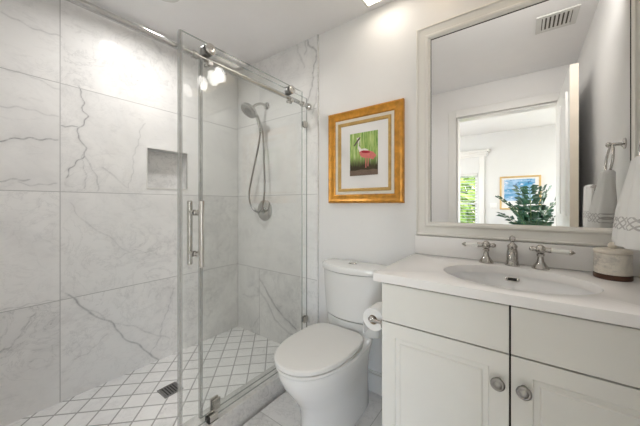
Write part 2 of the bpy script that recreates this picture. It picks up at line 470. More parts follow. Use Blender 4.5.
# rear wall with the doorway the photograph is taken from
DX0, DX1, DZ = -.565, .262, 2.10
bm = NB()
box(bm, XL-.3, DX0, YR-.12, YR, -.1, ZC+.3); box(bm, DX1, XR+.12, YR-.12, YR, -.1, ZC+.3); box(bm, DX0, DX1, YR-.12, YR, DZ, ZC+.3)
struct('wall_rear', bm, m_wall)
bm = NB()
cw, ct = .085, .018
for ys in ((YR, YR+ct), (YR-.12-ct, YR-.12)):
    box(bm, DX0-cw, DX0-.004, ys[0], ys[1], 0, DZ+cw, .004, 1)
    box(bm, DX1+.004, min(DX1+cw, XR-.002), ys[0], ys[1], 0, DZ+cw, .004, 1)
    box(bm, DX0-.004, DX1+.004, ys[0], ys[1], DZ+.004, DZ+cw, .004, 1)
box(bm, DX0-.006, DX0+.012, YR-.12, YR, 0, DZ); box(bm, DX1-.012, DX1+.006, YR-.12, YR, 0, DZ); box(bm, DX0+.012, DX1-.012, YR-.12, YR, DZ-.012, DZ+.006)
struct('trim_2', bm, m_trim)
bm = NB(); box(bm, XL-.3, XR+.12, YR-.12, YB+.12, ZC, ZC+.1); struct('ceiling', bm, m_ceil)
bm = NB(); box(bm, -1.20, XR+.12, YR-.12, YB+.12, -.1, 0); struct('floor', bm, m_tile_bath)
bm = NB(); box(bm, XL-.1, -1.33, YR-.01, YB+.05, -.1, ZS); struct('floor_shower', bm, m_tile_f)
bm = NB(); box(bm, -1.336, -1.219, YR, YB, -.05, .106, .0015, 1); struct('trim_curb', bm, m_curb)
# baseboards
bm = NB(); box(bm, XT+.013, -.44, YB-.010, YB+.007, 0, .118, .003, 1); box(bm, XT+.013, -.44, YB-.006, YB+.007, .118, .132, .004, 2)
struct('baseboard_back', bm, m_trim)
bm = NB(); box(bm, -1.19, DX0-cw-.002, YR-.001, YR+.014, 0, .132, .003, 1); struct('baseboard_rear', bm, m_trim)
bm = NB(); box(bm, XR-.014, XR+.001, YR+.02, 1.0, 0, .132, .003, 1); struct('baseboard_right', bm, m_trim)

# ------------------------------------------------------------------ bedroom beyond the doorway (seen in the mirror)
BX0, BX1, BY, BZ = -3.0, 2.3, -3.25, 2.60
WX0, WX1, WZ0, WZ1 = -1.55, -.735, .55, 1.81
bm = NB()
box(bm, BX0-.1, WX0, BY-.12, BY, -.1, BZ+.1); box(bm, WX1, .88, BY-.12, BY, -.1, BZ+.1); box(bm, 1.96, BX1+.1, BY-.12, BY, -.1, BZ+.1); box(bm, .88, 1.96, BY-.12, BY, -.1, .45); box(bm, .88, 1.96, BY-.12, BY, 2.2, BZ+.1)
VX_0, VX_1, VZ_0, VZ_1 = .88, 1.96, .45, 2.2
box(bm, WX0, WX1, BY-.12, BY, -.1, WZ0); box(bm, WX0, WX1, BY-.12, BY, WZ1, BZ+.1)
struct('wall_bedroom_far', bm, m_bed)
bm = NB()
box(bm, BX0-.12, BX0, BY-.1, YR-.12, -.1, .55); box(bm, BX0-.12, BX0, BY-.1, YR-.12, 2.3, BZ+.1)
box(bm, BX0-.12, BX0, BY-.1, -2.55, .55, 2.3); box(bm, BX0-.12, BX0, -.95, YR-.12, .55, 2.3)
struct('wall_bedroom_left', bm, m_bed)
bm = NB()
box(bm, BX1, BX1+.1, BY-.1, -1.6, -.1, BZ+.1); box(bm, BX1, BX1+.1, -.4, YR-.12, -.1, BZ+.1); box(bm, BX1, BX1+.1, -1.6, -.4, -.1, .3); box(bm, BX1, BX1+.1, -1.6, -.4, 2.0, BZ+.1)
struct('wall_bedroom_right', bm, m_bed)
bm = NB()
for y0, y1, z0, z1 in ((-1.6, -1.55, .3, 2.0), (-.45, -.4, .3, 2.0), (-1.55, -.45, .3, .35), (-1.55, -.45, 1.95, 2.0)):
    box(bm, BX1+.03, BX1+.08, y0, y1, z0, z1, .004, 1)
w4 = struct('fill_window_4', bm, m_trim)  # unseen window, added to house the right-hand fill lamp
bm = NB(); box(bm, BX1+.05, BX1+.056, -1.55, -.45, .35, 1.95); obj('window_pane', bm, m_pane, w4)
bm = NB(); box(bm, BX0-.1, BX1+.1, BY-.1, YR-.12, BZ, BZ+.1); struct('ceiling_bedroom', bm, m_bed)
bm = NB(); box(bm, BX0-.1, BX1+.1, BY-.1, YR-.12, -.1, -.004); struct('floor_bedroom', bm, m_oak)
bm = NB(); box(bm, XR+.12, BX1+.1, YR-.12, YR-.02, -.1, BZ+.1); box(bm, BX0-.1, XL-.3, YR-.12, YR-.02, -.1, BZ+.1)
struct('wall_bedroom_near', bm, m_bed)
# tall cased bay round the window with a flared crown
bm = NB()
box(bm, -.705, -.615, BY, BY+.03, 0, 2.14, .006, 1)
box(bm, -1.68, -1.59, BY, BY+.03, 0, 2.14, .006, 1)
for k, (o, za, zb) in enumerate(((.035, 2.14, 2.18), (.055, 2.18, 2.23), (.085, 2.23, 2.27))):
    box(bm, -1.69-o*.8, -.605+o*.8, BY, BY+o, za, zb, .004, 1)
struct('trim_3', bm, m_trim)
bm = NB()
for x0_, x1_, z0_, z1_ in ((WX0, WX0+.05, WZ0, WZ1), (WX1-.05, WX1, WZ0, WZ1), (WX0+.05, WX1-.05, WZ0, WZ0+.05), (WX0+.05, WX1-.05, WZ1-.05, WZ1), (WX0+.05, WX1-.05, 1.17, 1.21)):
    box(bm, x0_, x1_, BY-.09, BY-.05, z0_, z1_, .004, 1)
w1 = struct('window_1', bm, m_trim)
bm = NB(); box(bm, WX0+.05, WX1-.05, BY-.075, BY-.07, WZ0+.05, WZ1-.05); obj('window_pane', bm, m_pane, w1)
bl = thing('window_blind', ((WX0+WX1)/2, BY-.02, WZ0), 'white horizontal slat blind, half open, on the bedroom window', 'blind')
bm = NB(); box(bm, WX0+.01, WX1-.01, BY-.045, BY-.005, WZ1-.045, WZ1-.002, .004, 1); obj('head_rail', bm, m_blind, bl)
nsl = 20
for k in range(nsl):
    z = WZ0+.03+k*(WZ1-.10-WZ0)/(nsl-1)
    bm = NB(); box(bm, WX0+.012, WX1-.012, BY-.049, BY-.001, z-.0015, z+.0015)
    R = Matrix.Rotation(math.radians(12), 4, 'X')
    bmesh.ops.rotate(bm, verts=bm.verts, cent=(0, BY-.025, z), matrix=R)
    obj('slat', bm, m_blind, bl)
# window added in the left wall, out of view, to carry a fill lamp
bm = NB()
for y0, y1, z0, z1 in ((-2.55, -2.49, .55, 2.3), (-1.01, -.95, .55, 2.3), (-2.49, -1.01, .55, .61), (-2.49, -1.01, 2.24, 2.3)):
    box(bm, BX0-.09, BX0-.04, y0, y1, z0, z1, .004, 1)
w2 = struct('fill_window_2', bm, m_trim)
bm = NB(); box(bm, BX0-.07, BX0-.064, -2.49, -1.01, .61, 2.24); obj('window_pane', bm, m_pane, w2)

bm = NB()
for x0_, x1_, z0_, z1_ in ((VX_0, VX_0+.05, VZ_0, VZ_1), (VX_1-.05, VX_1, VZ_0, VZ_1), (VX_0+.05, VX_1-.05, VZ_0, VZ_0+.05), (VX_0+.05, VX_1-.05, VZ_1-.05, VZ_1)):
    box(bm, x0_, x1_, BY-.09, BY-.04, z0_, z1_, .004, 1)
w3 = struct('fill_window_3', bm, m_trim)  # made-up window outside the mirror view, for the doorway fill lamp
bm = NB(); box(bm, VX_0+.05, VX_1-.05, BY-.075, BY-.069, VZ_0+.05, VZ_1-.05); obj('window_pane', bm, m_pane, w3)

# garden outside the bedroom window
bm = NB(); box(bm, -9, 7, -14, BY-.13, -.35, -.15); g = struct('ground', bm, m_grass)
def bush(c, r, label, n=2200):
    bm = NB()
    for i in range(n):
        d = Vector((random.gauss(0, 1), random.gauss(0, 1), random.gauss(0, 1))).normalized()
        q = Vector(c)+Vector((d.x*r[0], d.y*r[1], d.z*r[2]))*random.uniform(.72, 1.)
        if q.z < -.15: continue
        t = d.cross(Vector((random.random(), random.random(), random.random()))).normalized(); u = (d+Vector((random.uniform(-.8, .8), random.uniform(-.8, .8), random.uniform(-.8, .8)))).cross(t).normalized()
        L = random.uniform(.07, .13); wv = L*.42
        bm.faces.new([bm.verts.new(q-t*L), bm.verts.new(q+u*wv), bm.verts.new(q+t*L), bm.verts.new(q-u*wv)])
    o = thing('shrub', (c[0], c[1], -.15), label, 'shrub', None)
    obj('foliage', bm, m_bush, o, flat=True)
    bm = NB(); cyl(bm, (c[0], c[1], -.15), (c[0], c[1], c[2]), .05, .03, 10); obj('trunk', bm, m_stem, o)
    return o
bush((-1.2, -5.1, 1.0), (.75, .6, 1.15), 'yellow-green garden shrub right outside the bedroom window')
bush((-2.4, -6.4, 1.3), (1.2, .8, 1.6), 'taller green garden shrub behind, left of the near shrub')

# ceiling lamp added out of view as bedroom fill
bl_ = thing('fill_ceiling_lamp', (1.55, -1.3, BZ), 'added round white flush ceiling lamp, unseen, to brighten the bedroom', 'lamp')
bm = NB(); lathe(bm, (1.55, -1.3, BZ), (0, 0, -1), [(.20, 0), (.20, .02), (.185, .03)]); obj('lamp_base', bm, m_trim, bl_)
bm = NB(); lathe(bm, (1.55, -1.3, BZ-.03), (0, 0, -1), [(.18, 0), (.175, .03), (.14, .06), (.08, .075), (.001, .08)]); obj('diffuser', bm, m_filllamp, bl_)
area('bedroom_fill_light', (1.55, -1.3, BZ-.13), (0, 0, 0), .36, POW_FILL_LAMP, (1, .97, .93), shape='DISK')

# framed blue print on the bedroom wall
PX0, PX1, PZ0, PZ1 = -.355, .275, 1.075, 1.715
pc = thing('framed_print', ((PX0+PX1)/2, BY, PZ0), 'blue abstract water print in thin gold frame, seen in the mirror', 'picture')
bm = NB(); fw = .03
for a in ((PX0, PX0+fw, PZ0, PZ1), (PX1-fw, PX1, PZ0, PZ1), (PX0+fw, PX1-fw, PZ0, PZ0+fw), (PX0+fw, PX1-fw, PZ1-fw, PZ1)):
    box(bm, a[0], a[1], BY+.001, BY+.03, a[2], a[3], .004, 1)
obj('picture_frame', bm, plain('thin_gold_frame', (.66, .46, .20), .4, .3, var=.1), pc)
bm = NB(); box(bm, PX0+fw, PX1-fw, BY+.002, BY+.012, PZ0+fw, PZ1-fw); obj('mat_board', bm, m_mat, pc)
mm, nt, p = new_mat('blue_abstract_ink')
v = objcoord(nt); n1 = noise(nt, scalevec(nt, v, (3.2, 1, 7)), 1.5, 4, .6, .8); n2 = noise(nt, scalevec(nt, v, (9, 1, 14)), 1.3, 3, .6, .5)
c1 = mixc(nt, remap(nt, n1, .35, .62), (.03, .24, .46), (.42, .58, .78)); c2 = mixc(nt, remap(nt, n2, .56, .70), c1, (.72, .76, .84))
nt.links.new(mixc(nt, remap(nt, n2, .40, .30), c2, (.02, .05, .16)), p.inputs['Base Color']); p.inputs['Roughness'].default_value = .6
bm = NB(); box(bm, PX0+.07, PX1-.085, BY+.011, BY+.0135, PZ0+.17, PZ1-.06); obj('print', bm, mm, pc)
# light switch
sw = thing('light_switch', (-.46, BY, 1.09), 'white double light switch plate on the bedroom wall', 'switch')
bm = NB(); box(bm, -.52, -.40, BY, BY+.008, 1.09, 1.205, .003, 2); obj('plate', bm, m_switch, sw)
for xx in (-.488, -.432):
    bm = NB(); box(bm, xx-.016, xx+.016, BY+.008, BY+.013, 1.115, 1.18, .002, 1); obj('rocker', bm, m_switch, sw)

# potted plant
PP = Vector((.13, -2.5, 0))
pl = thing('potted_plant', PP, 'dark green leafy potted plant in the bedroom, reflected in the mirror', 'plant')
bm = NB(); lathe(bm, PP, (0, 0, 1), [(.13, .0), (.16, .02), (.20, .42), (.205, .45), (.185, .45), (.18, .41)]); obj('pot', bm, m_pot, pl)
bm = NB(); lathe(bm, PP+Vector((0, 0, .40)), (0, 0, 1), [(.178, 0), (.178, .01), (.001, .02)]); obj('soil', bm, m_soil, pl)
lv = NB()
stems = []
for i in range(13):
    a = 2*PI*i/13+random.uniform(-.2, .2); sp = random.uniform(.22, .46); hh = random.uniform(.55, 1.12)
    if i % 4 == 0: sp *= .4; hh = 1.12
    p0 = PP+Vector((math.cos(a)*.06, math.sin(a)*.06, .41))
    pm = p0+Vector((math.cos(a)*sp*.30, math.sin(a)*sp*.30, hh*.6))
    p2 = p0+Vector((math.cos(a)*sp, math.sin(a)*sp, hh*.92))
    path = smooth_path([p0, pm, p2], 10); stems.append(path)
    bm = NB(); tube(bm, path, lambda t: .009*(1-t*.7), 8); obj('stem', bm, m_stem, pl)
    for k in range(4, len(path), 2):
        d = (path[k]-path[k-1]).normalized(); u, w = frame_of(d)
        side = Vector((-math.sin(a), math.cos(a), 0))
        for sgn in (-1, 1):
            tdir = (side*sgn*.9+d*.45+Vector((0, 0, random.uniform(-.25, .25)))).normalized()
            L = random.uniform(.17, .25)*(1.15-.03*k); nrm = tdir.cross(d).normalized(); wv = tdir.cross(nrm).normalized()*L*.27
            b0 = path[k]; vs = [lv.verts.new(b0), lv.verts.new(b0+tdir*L*.45+wv), lv.verts.new(b0+tdir*L-nrm*.01), lv.verts.new(b0+tdir*L*.45-wv), lv.verts.new(b0+tdir*L*.45+nrm*.012)]
            for q in ((0, 1, 4), (1, 2, 4), (2, 3, 4), (3, 0, 4)): lv.faces.new([vs[j] for j in q])
obj('leaves', lv, m_leaf, pl, flat=True)
# white chair in the bedroom, its back post just visible
cx, cyy = .60, -2.02
ch = thing('side_chair', (cx, cyy, 0), 'white wooden ladder-back chair beside the potted plant in the bedroom', 'chair')
bm = NB(); box(bm, cx-.22, cx+.22, cyy-.21, cyy+.21, .44, .48, .01, 2); obj('seat', bm, m_trim, ch)
for sx in (-1, 1):
    bm = NB(); box(bm, cx+sx*.20-.02, cx+sx*.20+.02, cyy-.205, cyy-.165, 0, 1.155, .006, 1); obj('leg', bm, m_trim, ch)
    bm = NB(); box(bm, cx+sx*.20-.02, cx+sx*.20+.02, cyy+.165, cyy+.205, 0, .44, .006, 1); obj('leg', bm, m_trim, ch)
for z in (.62, .80, .98, 1.115):
    bm = NB(); box(bm, cx-.18, cx+.18, cyy-.195, cyy-.175, z-.02, z+.03, .004, 1); obj('slat', bm, m_trim, ch)

# ------------------------------------------------------------------ bathroom door leaf, swung open along the right wall
def inset_panel(bm, pick, insets):
    bm.faces.ensure_lookup_table()
    f = [q for q in bm.faces if pick(q)][0]
    for th, dp in insets:
        bmesh.ops.inset_region(bm, faces=[f], thickness=th, depth=dp, use_even_offset=True)
    return f
dx0, dx1, dy0, dy1 = .249, .292, -.055, .755
bm = NB(); box(bm, dx0, dx1, dy0, dy1, .012, 2.09)
for f in bm.faces:
    if abs(f.normal.y) > .5 or abs(f.normal.z) > .5: f.material_index = 1
d1 = struct('door_1', bm, [m_doorp, m_dooredge])
for (za, zb) in ((.2, .95), (1.10, 1.95)):
    for (ya, yb) in ((dy0+.10, (dy0+dy1)/2-.05), ((dy0+dy1)/2+.05, dy1-.10)):
        for xs, sg in ((dx0, -1), (dx1, 1)):
            bm = NB(); box(bm, xs-.0 if sg > 0 else xs-.012, xs+.012 if sg > 0 else xs+.0, ya, yb, za, zb)
            f = inset_panel(bm, lambda q: q.normal.x*sg > .9, [(.022, -.010), (.03, .006)])
            obj('door_panel', bm, m_doorp, d1)
bm = NB()
for sg, xs in ((-1, dx0), (1, dx1)):
    lathe(bm, (xs, dy1-.07, .98), (sg, 0, 0), [(.030, 0), (.030, .006), (.012, .01), (.011, .03), (.022, .036), (.024, .046), (.015, .053), (.001, .054)])
obj('door_knob', bm, m_brush, d1)

# ------------------------------------------------------------------ ceiling vent
vc = (.182, .755)
vt = thing('ceiling_vent', (vc[0], vc[1], ZC), 'white ceiling air vent grille with dark slots, seen in the mirror', 'vent')
vx0, vx1, vy0, vy1 = vc[0]-.077, vc[0]+.077, vc[1]-.077, vc[1]+.077
bm = NB()
for a in ((vx0-.03, vx0, vy0-.03, vy1+.03), (vx1, vx1+.03, vy0-.03, vy1+.03), (vx0, vx1, vy0-.03, vy0), (vx0, vx1, vy1, vy1+.03)):
    box(bm, a[0], a[1], a[2], a[3], ZC-.008, ZC-.0005, .002, 1)
obj('frame', bm, m_vent, vt)
bm = NB(); box(bm, vx0, vx1, vy0, vy1, ZC-.003, ZC-.0005); obj('duct', bm, m_ventin, vt)
for k in range(7):
    x = vx0+(k+.5)*(vx1-vx0)/7
    bm = NB(); box(bm, x-.006, x+.006, vy0, vy1, ZC-.008, ZC-.003); obj('louver', bm, m_vent, vt)

# ------------------------------------------------------------------ lights in the bathroom
fx0, fx1, fy0, fy1 = -.754, -.55, 1.31, 1.515
fn = thing('fan_light', ((fx0+fx1)/2, (fy0+fy1)/2, ZC), 'square exhaust fan light with warm lens on the ceiling above the toilet', 'light')
bm = NB()
for a in ((fx0-.018, fx0, fy0-.018, fy1+.018), (fx1, fx1+.018, fy0-.018, fy1+.018), (fx0, fx1, fy0-.018, fy0), (fx0, fx1, fy1, fy1+.018)):
    box(bm, a[0], a[1], a[2], a[3], ZC-.02, ZC-.0005, .003, 1)
obj('housing', bm, m_vent, fn)
bm = NB(); box(bm, fx0, fx1, fy0, fy1, ZC-.026, ZC-.002, .006, 2); obj('lens', bm, m_fanlens, fn)
area('fan_lamp', ((fx0+fx1)/2, (fy0+fy1)/2, ZC-.032), (0, 0, 0), .18, POW_FAN, (1, .95, .9))
def downlight(x, y, label, power):
    t = thing('recessed_light', (x, y, ZC), label, 'light')
    bm = NB()
    loft(bm, [ringpts(Vector((x, y, ZC-z)), Vector((1, 0, 0)), Vector((0, 1, 0)), r, 32) for r, z in ((.085, .0006), (.085, .005), (.062, .007), (.055, .001))], cap=False)
    obj('trim_ring', bm, m_vent, t)
    bm = NB(); lathe(bm, (x, y, ZC-.0006), (0, 0, -1), [(.056, 0), (.056, .002), (.001, .003)], 32); obj('lens', bm, m_can, t)
    area('downlight_lamp', (x, y, ZC-.012), (0, 0, 0), .10, power, (1, .975, .95), shape='DISK', spread=158)
downlight(-1.66, .735, 'round recessed downlight in the ceiling over the shower', POW_SHOWER)

vl = thing('vanity_light', (-.065, YB, 2.30), 'three-shade nickel vanity light on the wall above the mirror', 'light')
bm = NB(); box(bm, -.17, .04, YB-.02, YB+.005, 2.315, 2.40, .008, 2); obj('back_plate', bm, m_chrome, vl)
bm = NB(); cyl(bm, (-.36, YB-.07, 2.375), (.23, YB-.07, 2.375), .009, bev=.003); cyl(bm, (-.065, YB-.02, 2.375), (-.065, YB-.07, 2.375), .010); obj('arm_bar', bm, m_chrome, vl)
for x in (-.34, -.065, .21):
    bm = NB(); cyl(bm, (x, YB-.07, 2.375), (x, YB-.10, 2.375), .008); cyl(bm, (x, YB-.10, 2.385), (x, YB-.10, 2.352), .022, bev=.004)
    h = obj('shade_holder', bm, m_chrome, vl)
    bm = NB(); lathe(bm, (x, YB-.10, 2.356), (0, 0, -1), [(.024, 0), (.034, .01), (.056, .03), (.066, .055), (.064, .058), (.001, .054)]); obj('glass_shade', bm, m_shade, vl)
for x in (-.34, -.065, .21):
    area('vanity_lamp', (x, YB-.172, 2.318), (math.radians(-62), 0, 0), .13, POW_VANITY/3, (1, .96, .92), shape='DISK', spread=118)

# ------------------------------------------------------------------ shower enclosure
def glass_panel(x, th, y0, y1, z0, z1, bm=None):
    bm = bm or NB()
    box(bm, x-th/2, x+th/2, y0, y1, z0, z1)
    for f in bm.faces:
        if abs(f.normal.x) < .5: f.material_index = 1
    return bm
XF, XD, XB = -1.295, -1.243, -1.269
ZT = 1.968; ZB = 1.900
fp = thing('fixed_shower_panel', (XF, (.745+1.583)/2, .106), 'fixed clear glass shower panel clipped to the tiled end wall', 'shower panel')
obj('glass', glass_panel(XF, .010, .745, YB-.002, .108, ZT), [m_glass, m_glassedge], fp, flat=True)
bm = NB(); box(bm, XF-.008, XF+.008, .737, .7448, .112, ZT-.004, .002, 1); box(bm, XF+.0052, XF+.0075, .7448, .753, .112, ZT-.004); obj('edge_seal', bm, m_seal, fp)
for z in (.330, 1.770):
    bm = NB(); box(bm, XF-.016, XF-.005, YB-.050, YB-.004, z-.022, z+.022, .003, 1); box(bm, XF+.005, XF+.016, YB-.050, YB-.004, z-.022, z+.022, .003, 1)
    obj('wall_clip', bm, m_brush, fp)
bm = NB(); box(bm, XF-.018, XF-.005, .805, .85, .107, .165, .003, 1); box(bm, XF+.005, XF+.014, .805, .85, .107, .165, .003, 1); obj('base_clip', bm, m_brush, fp)
rail = thing('shower_rail', (XB, .75, ZB-.013), 'round polished nickel rail that carries the sliding glass shower door', 'rail')
bm = NB(); cyl(bm, (XB, YR+.004, ZB), (XB, YB-.004, ZB), .0135, n=28); obj('bar', bm, m_shower, rail)
for y, d in ((YB-.0005, -1), (YR+.0005, 1)):
    bm = NB(); lathe(bm, (XB, y, ZB), (0, d, 0), [(.021, 0), (.021, .022), (.016, .026), (.0135, .028)]); obj('end_cap', bm, m_chrome, rail)
for y in (.885, 1.41):
    bm = NB(); cyl(bm, (XB-.012, y, ZB), (XF+.0052, y, ZB), .011); cyl(bm, (XF+.0052, y, ZB), (XF-.0055, y, ZB), .006)
    lathe(bm, (XF-.0053, y, ZB), (-1, 0, 0), [(.019, 0), (.019, .007), (.014, .011)])
    obj('standoff', bm, m_chrome, rail)
for y in (.70, 1.505):
    bm = NB(); lathe(bm, (XB, y-.010, ZB), (0, 1, 0), [(.0138, 0), (.020, 0), (.020, .02), (.0138, .02)]); obj('stop_ring', bm, m_chrome, rail)

sd = thing('sliding_shower_door', (XD, 1.04, .118), 'frameless clear glass sliding shower door with tubular pull handle', 'shower door')
obj('glass', glass_panel(XD, .010, .617, 1.468, .120, ZT), [m_glass, m_glassedge], sd, flat=True)
for y in (.762, 1.355):
    bm = NB()
    cyl(bm, (XD-.006, y, ZB+.043), (XB-.012, y, ZB+.043), .0285, n=36, bev=.004)
    r = obj('roller', bm, m_steel, sd)
    bm = NB(); lathe(bm, (XD+.006, y, ZB+.043), (1, 0, 0), [(.027, 0), (.027, .008), (.021, .012), (.010, .013), (.009, .010), (.001, .010)], 36); obj('roller_cap', bm, m_chrome, sd)
    bm = NB(); lathe(bm, (XD+.006, y, ZB-.028), (1, 0, 0), [(.013, 0), (.013, .008), (.008, .012)], 24); cyl(bm, (XD-.006, y, ZB-.028), (XB-.010, y, ZB-.028), .010, bev=.002); obj('anti_lift_pin', bm, m_chrome, sd)
bm = NB(); box(bm, XD-.009, XD+.009, .609, .6168, .122, ZT-.004, .002, 1); box(bm, XD+.0052, XD+.0075, .6168, .625, .122, ZT-.004); obj('edge_seal', bm, m_seal, sd)
hy = .690
bm = NB()
for sg in (-1, 1):
    xx = XD+sg*.052
    cyl(bm, (xx, hy, .888), (xx, hy, 1.197), .0125, n=24, bev=.003)
for z in (.945, 1.140):
    cyl(bm, (XD-.052, hy, z), (XD-.006, hy, z), .0095, n=20); cyl(bm, (XD+.006, hy, z), (XD+.052, hy, z), .0095, n=20)
    for sg in (-1, 1): cyl(bm, (XD+sg*.0055, hy, z), (XD+sg*.014, hy, z), .0145, n=20, bev=.002)
obj('pull_handle', bm, m_chrome, sd)
dg = thing('door_guide', (XD, .775, .106), 'small clear and black floor guide for the sliding glass door on the curb', 'door guide')
bm = NB(); box(bm, XD+.007, XD+.018, .755, .80, .1065, .140, .002, 1); box(bm, XD-.018, XD-.007, .755, .80, .1065, .140, .002, 1); obj('guide_block', bm, m_brush, dg)
bm = NB(); box(bm, XD-.018, XD+.018, .748, .755, .1065, .132, .001, 1); box(bm, XD-.018, XD+.018, .755, .80, .1062, .1108); obj('guide_pad', bm, m_black, dg)

# shower head set on the end wall
SX = -1.742
sh = thing('hand_shower', (SX, YB, 2.0), 'chrome hand shower docked in its arm on the marble end wall', 'shower head')
bm = NB(); lathe(bm, (SX+.015, YB, 2.005), (0, -1, 0), [(.030, 0), (.030, .005), (.022, .012), (.012, .016)]); obj('wall_flange', bm, m_shower, sh)
bm = NB(); tube(bm, smooth_path([(SX+.015, YB-.01, 2.005), (SX+.01, YB-.06, 2.008), (SX, YB-.11, 1.985), (SX-.005, YB-.135, 1.958)], 8), .0105, 16); obj('shower_arm', bm, m_shower, sh)
hc = Vector((SX-.01, 1.415, 1.925)); hd = Vector((-.10, -.62, -.78)).normalized()
bm = NB(); ball(bm, (SX-.006, YB-.14, 1.950), .021); cyl(bm, Vector((SX-.006, YB-.145, 1.945)), hc-hd*.02, .017, .030); obj('diverter', bm, m_shower, sh)
bm = NB(); lathe(bm, hc-hd*.032, hd, [(.022, 0), (.045, .008), (.066, .018), (.071, .028), (.071, .038), (.067, .042), (.001, .042)], 40); hb = obj('spray_head', bm, m_shower, sh)
bm = NB(); u, w = frame_of(hd); fc = hc+hd*.0105
lathe(bm, fc, hd, [(.034, 0), (.034, .002), (.030, .003), (.001, .003)], 28)
for rr, n in ((.045, 14), (.057, 20)):
    for k in range(n):
        q = fc+u*rr*math.cos(2*PI*k/n)+w*rr*math.sin(2*PI*k/n); cyl(bm, q-hd*.001, q+hd*.004, .0035, .0025, 8)
obj('nozzle_ring', bm, m_steel, hb)
hend = Vector((SX+.012, 1.515, 1.770))
bm = NB(); tube(bm, smooth_path([hc+Vector((.012, .045, -.005)), hc+Vector((.018, .075, -.045)), hc+Vector((.02, .092, -.10)), hend], 6), lambda t: .017-.006*t, 16); obj('hand_grip', bm, m_shower, sh)
bm = NB(); tube(bm, smooth_path([hend, hend+Vector((-.025, -.002, -.12)), (SX-.09, 1.515, 1.42), (SX-.125, 1.512, 1.27), (SX-.105, 1.512, 1.175), (SX-.045, 1.515, 1.12), (SX+.01, 1.515, 1.125),
    (SX+.045, 1.518, 1.19), (SX+.055, 1.522, 1.33), (SX+.04, 1.528, 1.55), (SX+.016, 1.535, 1.78), (SX+.005, 1.49, 1.90), (SX, 1.455, 1.935)], 10), .0075, 12); obj('hose', bm, m_hose, sh)
mv = thing('mixer_valve', (SX-.01, YB, 1.04), 'round chrome shower mixer plate with lever on the marble end wall', 'shower valve')
mc = Vector((SX-.01, YB, 1.128))
bm = NB(); lathe(bm, mc, (0, -1, 0), [(.088, 0), (.088, .004), (.080, .010), (.040, .016), (.030, .018)], 40); obj('escutcheon', bm, m_shower, mv)
bm = NB(); lathe(bm, mc+Vector((0, -.017, 0)), (0, -1, 0), [(.027, 0), (.025, .024), (.018, .028)]); cyl(bm, mc+Vector((-.012, -.033, 0)), mc+Vector((-.085, -.036, .004)), .008, .006, bev=.002); ball(bm, mc+Vector((-.088, -.036, .004)), .010)
obj('lever', bm, m_shower, mv)
# drain
dr = thing('floor_drain', (-1.718, .795, ZS), 'square slotted steel drain set in the diamond-laid shower floor', 'drain')
bm = NB()
dd = .054
for a in ((-dd, -dd+.010, -dd, dd), (dd-.010, dd, -dd, dd), (-dd+.010, dd-.010, -dd, -dd+.010), (-dd+.010, dd-.010, dd-.010, dd)):
    box(bm, -1.718+a[0], -1.718+a[1], .795+a[2], .795+a[3], ZS+.0002, ZS+.004)
obj('drain_rim', bm, m_steel, dr)
bm = NB(); box(bm, -1.718-dd+.01, -1.718+dd-.01, .795-dd+.01, .795+dd-.01, ZS+.0002, ZS+.001); obj('drain_well', bm, m_black, dr)
bm = NB()
for k in range(6):
    y = .795-dd+.016+k*.0152; box(bm, -1.718-dd+.01, -1.718+dd-.01, y-.0035, y+.0035, ZS+.001, ZS+.0036)
obj('drain_grate', bm, m_steel, dr)

# ------------------------------------------------------------------ toilet
TX = -.860
def egg(z, yb, yf, w, nb=4., nf=2.15, wb=None, cf=.46, n=56):
    yc = yb+(yf-yb)*cf; out = []
    for i in range(n):
        t = 2*PI*i/n; c, s = math.cos(t), math.sin(t)
        if s >= 0: xx = w*math.copysign(abs(c)**(2/nf), c); yy = yc+(yf-yc)*abs(s)**(2/nf)
        else:
            xx = w*math.copysign(abs(c)**(2/nb), c); yy = yc-(yc-yb)*abs(s)**(2/nb)
            if wb: xx *= 1-(1-wb)*min(1, abs(s)**1.0)
        out.append(Vector((TX+xx, YB-yy, z)))
    return out
to = thing('toilet', (TX, YB-.35, 0), 'white skirted dual-flush toilet between the shower curb and the vanity', 'toilet')
bm = NB()
loft(bm, [egg(.0, .06, .52, .138, wb=.95), egg(.006, .055, .525, .143, wb=.95), egg(.06, .05, .525, .141, wb=.94), egg(.14, .05, .54, .140, wb=.93), egg(.20, .05, .575, .147, wb=.9), egg(.26, .05, .62, .160, wb=.86), egg(.31, .05, .655, .172, wb=.84),
          egg(.35, .05, .676, .179, wb=.86), egg(.375, .05, .684, .183, wb=.9), egg(.392, .05, .684, .183, wb=.92), egg(.400, .055, .678, .177, wb=.92), egg(.402, .075, .65, .15, wb=.92)])
obj('bowl', bm, m_porc, to)
bm = NB()
loft(bm, [egg(.403, .20, .684, .174, nb=5, wb=.92), egg(.405, .195, .690, .178, nb=5, wb=.92), egg(.415, .195, .690, .178, nb=5, wb=.92), egg(.418, .20, .682, .173, nb=5, wb=.92)])
obj('seat', bm, m_seat, to)
bm = NB()
loft(bm, [egg(.4235, .20, .688, .174, nb=5, wb=.92), egg(.4265, .193, .697, .181, nb=5, wb=.92), egg(.442, .193, .697, .181, nb=5, wb=.92), egg(.447, .197, .691, .176, nb=5, wb=.92), egg(.450, .22, .65, .155, nb=5, wb=.92), egg(.452, .27, .56, .10, nb=5, wb=.92)])
obj('seat_lid', bm, m_seat, to)
